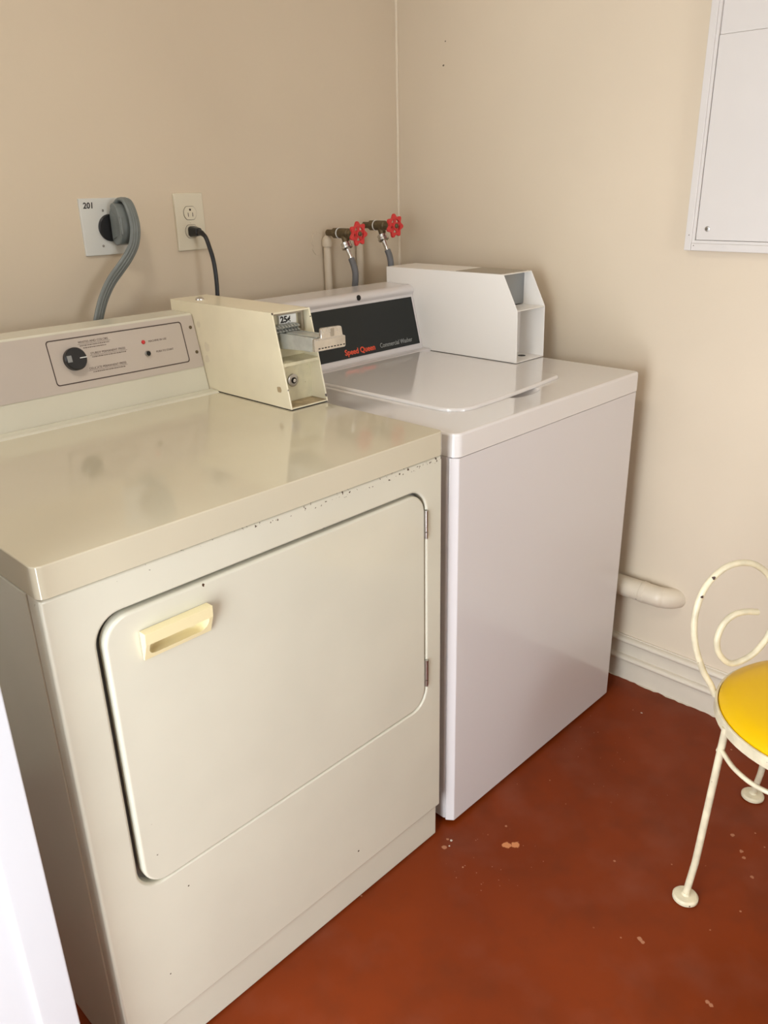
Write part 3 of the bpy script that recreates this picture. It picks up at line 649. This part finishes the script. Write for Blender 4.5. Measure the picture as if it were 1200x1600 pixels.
# ---------------------------------------------------------------- water pipes, valves and hoses
for (x, lab_, ztop) in ((0.515, 'beige-painted vertical water pipe below the left valve', 1.196), (0.640, 'beige-painted vertical water pipe below the right valve', 1.208)):
    p = thing('water_pipe', lab_, 'pipe', (x, YW - 0.014, 0.0), None)
    obj('pipe', tube([(x, YW - 0.0135, 0.0), (x, YW - 0.0135, 0.6), (x, YW - 0.0135, ztop - 0.012)], 0.0105, 2, smooth=False), M['wall'], p)
    b = lathe([(0.0125, 0), (0.0145, 0.003), (0.0145, 0.016), (0.0115, 0.024), (0.006, 0.030), (0, 0.031)], (x, YW - 0.0145, ztop - 0.028), 'z', 20)
    obj('elbow', b, M['wall'], p)
b = NB(); random.seed(3)                 # broken plaster round the left pipe top
pts = [(0.492 + 0.022 * math.cos(2 * PI * k / 22) * random.uniform(.6, 1.2), 1.180 + 0.032 * math.sin(2 * PI * k / 22) * random.uniform(.7, 1.1)) for k in range(22)]
prism(pts, 'y', YW - 0.0022, YW + 0.001, bm=b)
struct('trim_3', b, M['wall'], 'lump of old plaster round the left water pipe')

def valve(loc, label):
    v = thing('water_valve', label, 'valve', loc, 'shutoff valves on the back wall')
    x, y, z = loc                      # rear end of the brass body; body runs towards -y
    b = lathe([(0.0085, 0.0), (0.0085, 0.024), (0.0115, 0.025), (0.0125, 0.036), (0.0125, 0.043), (0.0105, 0.045), (0.0105, 0.047), (0.0130, 0.049), (0.0130, 0.082), (0.0105, 0.085), (0.0105, 0.096), (0.0078, 0.099), (0.0070, 0.112), (0.004, 0.114), (0.004, 0.128)], (x, y, z), (0, -1, 0), 24)
    lathe([(0.0115, 0), (0.0100, -0.016), (0.0105, -0.026)], (x, y - 0.068, z - 0.004), (0, 0.30, 1), 20, bm=b)
    prism([(x + 0.0148 * math.cos(PI / 3 * k), z + 0.0148 * math.sin(PI / 3 * k)) for k in range(6)], 'y', y - 0.043, y - 0.029, 0.001, 1, bm=b)
    prism([(x + 0.0128 * math.cos(PI / 3 * k), z + 0.0128 * math.sin(PI / 3 * k)) for k in range(6)], 'y', y - 0.098, y - 0.086, 0.001, 1, bm=b)
    obj('valve_body', b, M['brass'], v, label='dark aged brass body')
    obj('joint_ring', lathe([(0.0138, 0), (0.0142, 0.001), (0.0138, 0.0025)], (x, y - 0.0455, z), (0, -1, 0), 24), M['whitemark'], v)
    # lobed wheel handle
    o = []; ii = []; N = 84; yy = y - 0.116
    for k in range(N):
        a = 2 * PI * k / N; r = 0.0275 + 0.0042 * math.cos(7 * a + 0.6); o.append((x + r * math.cos(a), z + r * math.sin(a))); ii.append((x + 0.0175 * math.cos(a), z + 0.0175 * math.sin(a)))
    b = ring_plate(o, ii, 'y', yy - 0.008, yy); bmesh.ops.recalc_face_normals(b, faces=b.faces); bevel_sharp(b, 0.002, 2, 50)
    for k in range(5):
        a = 2 * PI * k / 5 + 0.3; c, s = math.cos(a), math.sin(a); wv = 0.0046
        prism([(x + 0.006 * c - wv * s, z + 0.006 * s + wv * c), (x + 0.020 * c - wv * s, z + 0.020 * s + wv * c), (x + 0.020 * c + wv * s, z + 0.020 * s - wv * c), (x + 0.006 * c + wv * s, z + 0.006 * s - wv * c)], 'y', yy - 0.006, yy - 0.001, 0.001, 1, bm=b)
    lathe([(0.0095, 0), (0.0095, 0.009), (0.008, 0.010), (0, 0.010)], (x, yy, z), (0, -1, 0), 20, bm=b)
    h = obj('hand_wheel', b, M['red'], v, label='red lobed hand wheel')
    obj('wheel_nut', lathe([(0.0065, 0), (0.006, 0.003), (0.003, 0.0045), (0, 0.0046)], (x, yy - 0.0095, z), (0, -1, 0), 12), M['brass'], h)
    return v
va = valve((0.515, YW - 0.018, 1.205), 'red-handled brass shutoff valve farther from the room corner')
# second valve: a copy with its parts
vb = va.copy(); C.objects.link(vb); vb.location = (0.640, YW - 0.033, 1.219); vb['label'] = 'red-handled brass shutoff valve nearest the room corner'
for ch in list(va.children):
    c = ch.copy(); C.objects.link(c); c.parent = vb
    for g in list(ch.children):
        d = g.copy(); C.objects.link(d); d.parent = c
def hose(vx, vy, vz, pts, label):
    h = thing('water_hose', label, 'hose', (vx, vy, vz), 'supply hoses')
    ax = Vector((0, -0.50, -1)).normalized(); c = Vector((vx, vy, vz))
    b = lathe([(0.0115, 0), (0.0145, 0.002), (0.0135, 0.009), (0.0155, 0.011), (0.0150, 0.017), (0.0125, 0.0185), (0.0085, 0.020)], c, ax, 16)
    cp_ = obj('coupling', b, M['chrome'], h, label='bright metal hose coupling')
    b = lathe([(0.0085, 0), (0.0072, 0.006), (0.0066, 0.020), (0.0078, 0.026), (0.0074, 0.033)], c + ax * 0.018, ax, 16)
    obj('ferrule', b, M['chrome'], h)
    s = c + ax * 0.046
    obj('hose', tube([s, s + ax * 0.02] + pts, 0.0086, 6), M['hose'], h, wn=False, label='grey rubber hose')
hose(0.515, YW - 0.088, 1.182, [Vector((0.515, YW - 0.1225, 1.10)), Vector((0.515, YW - 0.118, 1.06)), Vector((0.515, YW - 0.105, 0.96)), Vector((0.515, YW - 0.095, 0.75))], 'grey supply hose hanging from the valve farther from the corner')
hose(0.640, YW - 0.103, 1.196, [Vector((0.640, YW - 0.1365, 1.11)), Vector((0.640, YW - 0.132, 1.07)), Vector((0.640, YW - 0.118, 0.97)), Vector((0.640, YW - 0.10, 0.75))], 'grey supply hose hanging from the valve nearest the corner')

# ---------------------------------------------------------------- drain pipe along the right wall
dp = thing('drain_pipe', 'beige-painted drain pipe running low along the right wall behind the washer', 'pipe', (XW, 0.30, 0.30))
xr = XW - 0.030
b = tube([(xr, 0.80, 0.303), (xr, 0.40, 0.303), (xr, 0.10, 0.303), (xr, -0.060, 0.303), (xr + 0.005, -0.083, 0.302), (xr + 0.018, -0.102, 0.300), (xr + 0.045, -0.116, 0.298), (xr + 0.07, -0.118, 0.298)], 0.0275, 8, seg=28)
pp = obj('pipe', b, M['pipe'], dp, wn=False, angle=60)
obj('joint_band', lathe([(0.0275, 0), (0.0290, 0.002), (0.0290, 0.012), (0.0275, 0.014)], (xr, -0.045, 0.303), 'y', 28), M['pipe'], dp)

# ---------------------------------------------------------------- white framed panel on the right wall
ap = thing('access_panel', 'white framed wooden access panel screwed to the right wall, above the chair', 'wall panel', (XW, -0.42, 1.70))
Y1, Y0, Z0, Z1 = -0.036, -0.80, 1.172, 2.30; ft = 0.016
b = box(XW - 0.022, XW, Y1 - ft, Y1, Z0, Z1, 0.002, 2); box(XW - 0.022, XW, Y0, Y0 + ft, Z0, Z1, 0.002, 2, bm=b)
box(XW - 0.022, XW, Y0 + ft, Y1 - ft, Z0, Z0 + ft, 0.002, 2, bm=b); box(XW - 0.022, XW, Y0 + ft, Y1 - ft, Z1 - ft, Z1, 0.002, 2, bm=b)
obj('frame', b, M['board'], ap)
obj('bead', ring_plate([(Y0 + ft, Z0 + ft), (Y1 - ft, Z0 + ft), (Y1 - ft, Z1 - ft), (Y0 + ft, Z1 - ft)], [(Y0 + ft + 0.006, Z0 + ft + 0.006), (Y1 - ft - 0.006, Z0 + ft + 0.006), (Y1 - ft - 0.006, Z1 - ft - 0.006), (Y0 + ft + 0.006, Z1 - ft - 0.006)], 'x', XW - 0.0185, XW - 0.001), M['board'], ap)
pn = obj('lower_board', box(XW - 0.016, XW - 0.001, Y0 + ft + 0.0065, Y1 - ft - 0.0065, Z0 + ft + 0.0065, 1.596, 0.002, 2), M['board'], ap)
obj('upper_board', box(XW - 0.0125, XW - 0.001, Y0 + ft + 0.0065, Y1 - ft - 0.0065, 1.5965, Z1 - ft - 0.0065, 0.0005, 1), M['board'], ap)
b = lathe([(0.0055, 0), (0.0055, 0.0012), (0.003, 0.0018), (0, 0.0018)], (XW - 0.016, -0.083, 1.2185), (-1, 0, 0), 20)
s_ = obj('screw', b, M['steel'], pn, label='grey screw head')
obj('cross_slot', box(XW - 0.0183, XW - 0.0178, -0.0862, -0.0798, 1.2179, 1.2191), M['hole'], s_)

# ---------------------------------------------------------------- chair
cx, cyy, sz = 0.365, -0.603, 0.415
ch = thing('vanity_chair', 'low wire chair in chipped cream paint with round yellow vinyl seat, by the right wall', 'chair', (cx, cyy, 0))
def circ(r, z, n=40): return [(cx + r * math.cos(2 * PI * k / n), cyy + r * math.sin(2 * PI * k / n), z) for k in range(n)]
def ringband(r, z0, z1, t):
    o = [(cx + r * math.cos(2 * PI * k / 72), cyy + r * math.sin(2 * PI * k / 72)) for k in range(72)]
    i = [(cx + (r - t) * math.cos(2 * PI * k / 72), cyy + (r - t) * math.sin(2 * PI * k / 72)) for k in range(72)]
    bb = ring_plate(o, i, 'z', z0, z1); bmesh.ops.recalc_face_normals(bb, faces=bb.faces); bevel_sharp(bb, 0.0015, 2, 50); return bb
obj('seat_rim', ringband(0.187, sz - 0.024, sz - 0.001, 0.005), M['chair'], ch)
obj('seat', lathe([(0.180, -0.012), (0.1815, 0.0), (0.180, 0.010), (0.170, 0.020), (0.150, 0.028), (0.12, 0.034), (0.07, 0.038), (0, 0.040)], (cx, cyy, sz - 0.006), 'z', 72), M['yellow'], ch, label='round yellow vinyl seat cushion')
def leg(a_top, foot):
    xt, yt = cx + 0.183 * math.cos(a_top), cyy + 0.183 * math.sin(a_top); fx, fy_ = foot
    ox, oy = math.cos(a_top), math.sin(a_top)
    kx, ky = xt + (fx - xt) * 0.62, yt + (fy_ - yt) * 0.62
    p = [(xt, yt, sz - 0.012), (xt + (kx - xt) * 0.35, yt + (ky - yt) * 0.35, 0.30), (xt + (kx - xt) * 0.70, yt + (ky - yt) * 0.70, 0.19), (kx, ky, 0.100), (kx + (fx - kx) * 0.25, ky + (fy_ - ky) * 0.25, 0.075), (fx, fy_, 0.012)]
    l = obj('leg', tube(p, 0.0068, 6), M['chair'], ch, wn=False)
    obj('foot_disc', lathe([(0.0, 0.0), (0.021, 0.0), (0.0245, 0.003), (0.0245, 0.008), (0.021, 0.0115), (0.009, 0.013), (0.007, 0.018)], (fx, fy_, 0.0), 'z', 28), M['chair'], l)
A = [math.radians(137.5), math.radians(38), math.radians(-42), math.radians(-140)]
for a, f in zip(A, ((0.2025, -0.465), (0.578, -0.450), (0.55, -0.775), (0.19, -0.775))): leg(a, f)
# braces: arcs between neighbouring legs under the seat
def legpt(i, z):
    a = A[i]; return Vector((cx + 0.19 * math.cos(a), cyy + 0.19 * math.sin(a), z))
for i in range(4):
    p0 = legpt(i, 0.352); p1 = legpt((i + 1) % 4, 0.352); c0 = Vector((cx, cyy, 0.335))
    if i == 3: pts = [p0, Vector((0.202, -0.66, 0.343)), Vector((0.187, -0.572, 0.343)), Vector((0.200, -0.518, 0.347)), Vector((0.2262, -0.477, 0.357))]
    else:
        mid = (p0 + p1) / 2; d = (mid - c0); d.z = 0; d = d.normalized(); pts = [p0, mid + d * 0.03 + Vector((0, 0, -0.008)), p1]
    obj('brace', tube(pts, 0.0045, 8), M['chair'], ch, wn=False)
# back: mirrored pair of spiral scrolls in one slightly reclined plane
th = math.radians(-30); hv = Vector((math.cos(th), math.sin(th), 0)); bv = Vector((-hv.y, hv.x, 0)); P0 = Vector((0.318, -0.422, 0.40))
sp = [(-0.001, 0.400), (-0.012, 0.425), (-0.031, 0.458), (-0.050, 0.511), (-0.056, 0.563), (-0.045, 0.610), (-0.022, 0.642), (0.014, 0.661), (0.055, 0.660), (0.088, 0.642), (0.112, 0.611), (0.1235, 0.566), (0.120, 0.524), (0.101, 0.491), (0.071, 0.468), (0.032, 0.461), (0.004, 0.484), (-0.004, 0.516), (0.008, 0.546), (0.030, 0.561), (0.056, 0.563), (0.083, 0.558)]
def bk(s, z, mir): 
    if mir: s = 0.260 - s
    return P0 + hv * s + bv * ((z - 0.40) * 0.12) + Vector((0, 0, z - 0.40))
for mir in (False, True):
    obj('back_scroll', tube([bk(s, z, mir) for s, z in sp], 0.0060, 6), M['chair'], ch, wn=False)
b = NB(); bmesh.ops.create_uvsphere(b, u_segments=16, v_segments=10, radius=0.007); bmesh.ops.translate(b, verts=b.verts, vec=bk(0.130, 0.585, False))
obj('weld', b, M['chair'], ch)

# ---------------------------------------------------------------- ceiling lamp (unseen, added to lift the back wall and tops)
cl = thing('added_ceiling_lamp', 'added round frosted glass ceiling lamp, out of view', 'lamp', (-0.85, -0.02, ZC))
obj('lamp_base', lathe([(0.0, 0), (0.14, 0), (0.14, -0.02), (0.0, -0.02)], (-0.85, -0.02, ZC), 'z', 36), M['doorwhite'], cl)
obj('lamp_shade', lathe([(0.12, -0.02), (0.13, -0.05), (0.10, -0.09), (0.05, -0.11), (0, -0.115)], (-0.85, -0.02, ZC), 'z', 36), M['lamp'], cl)
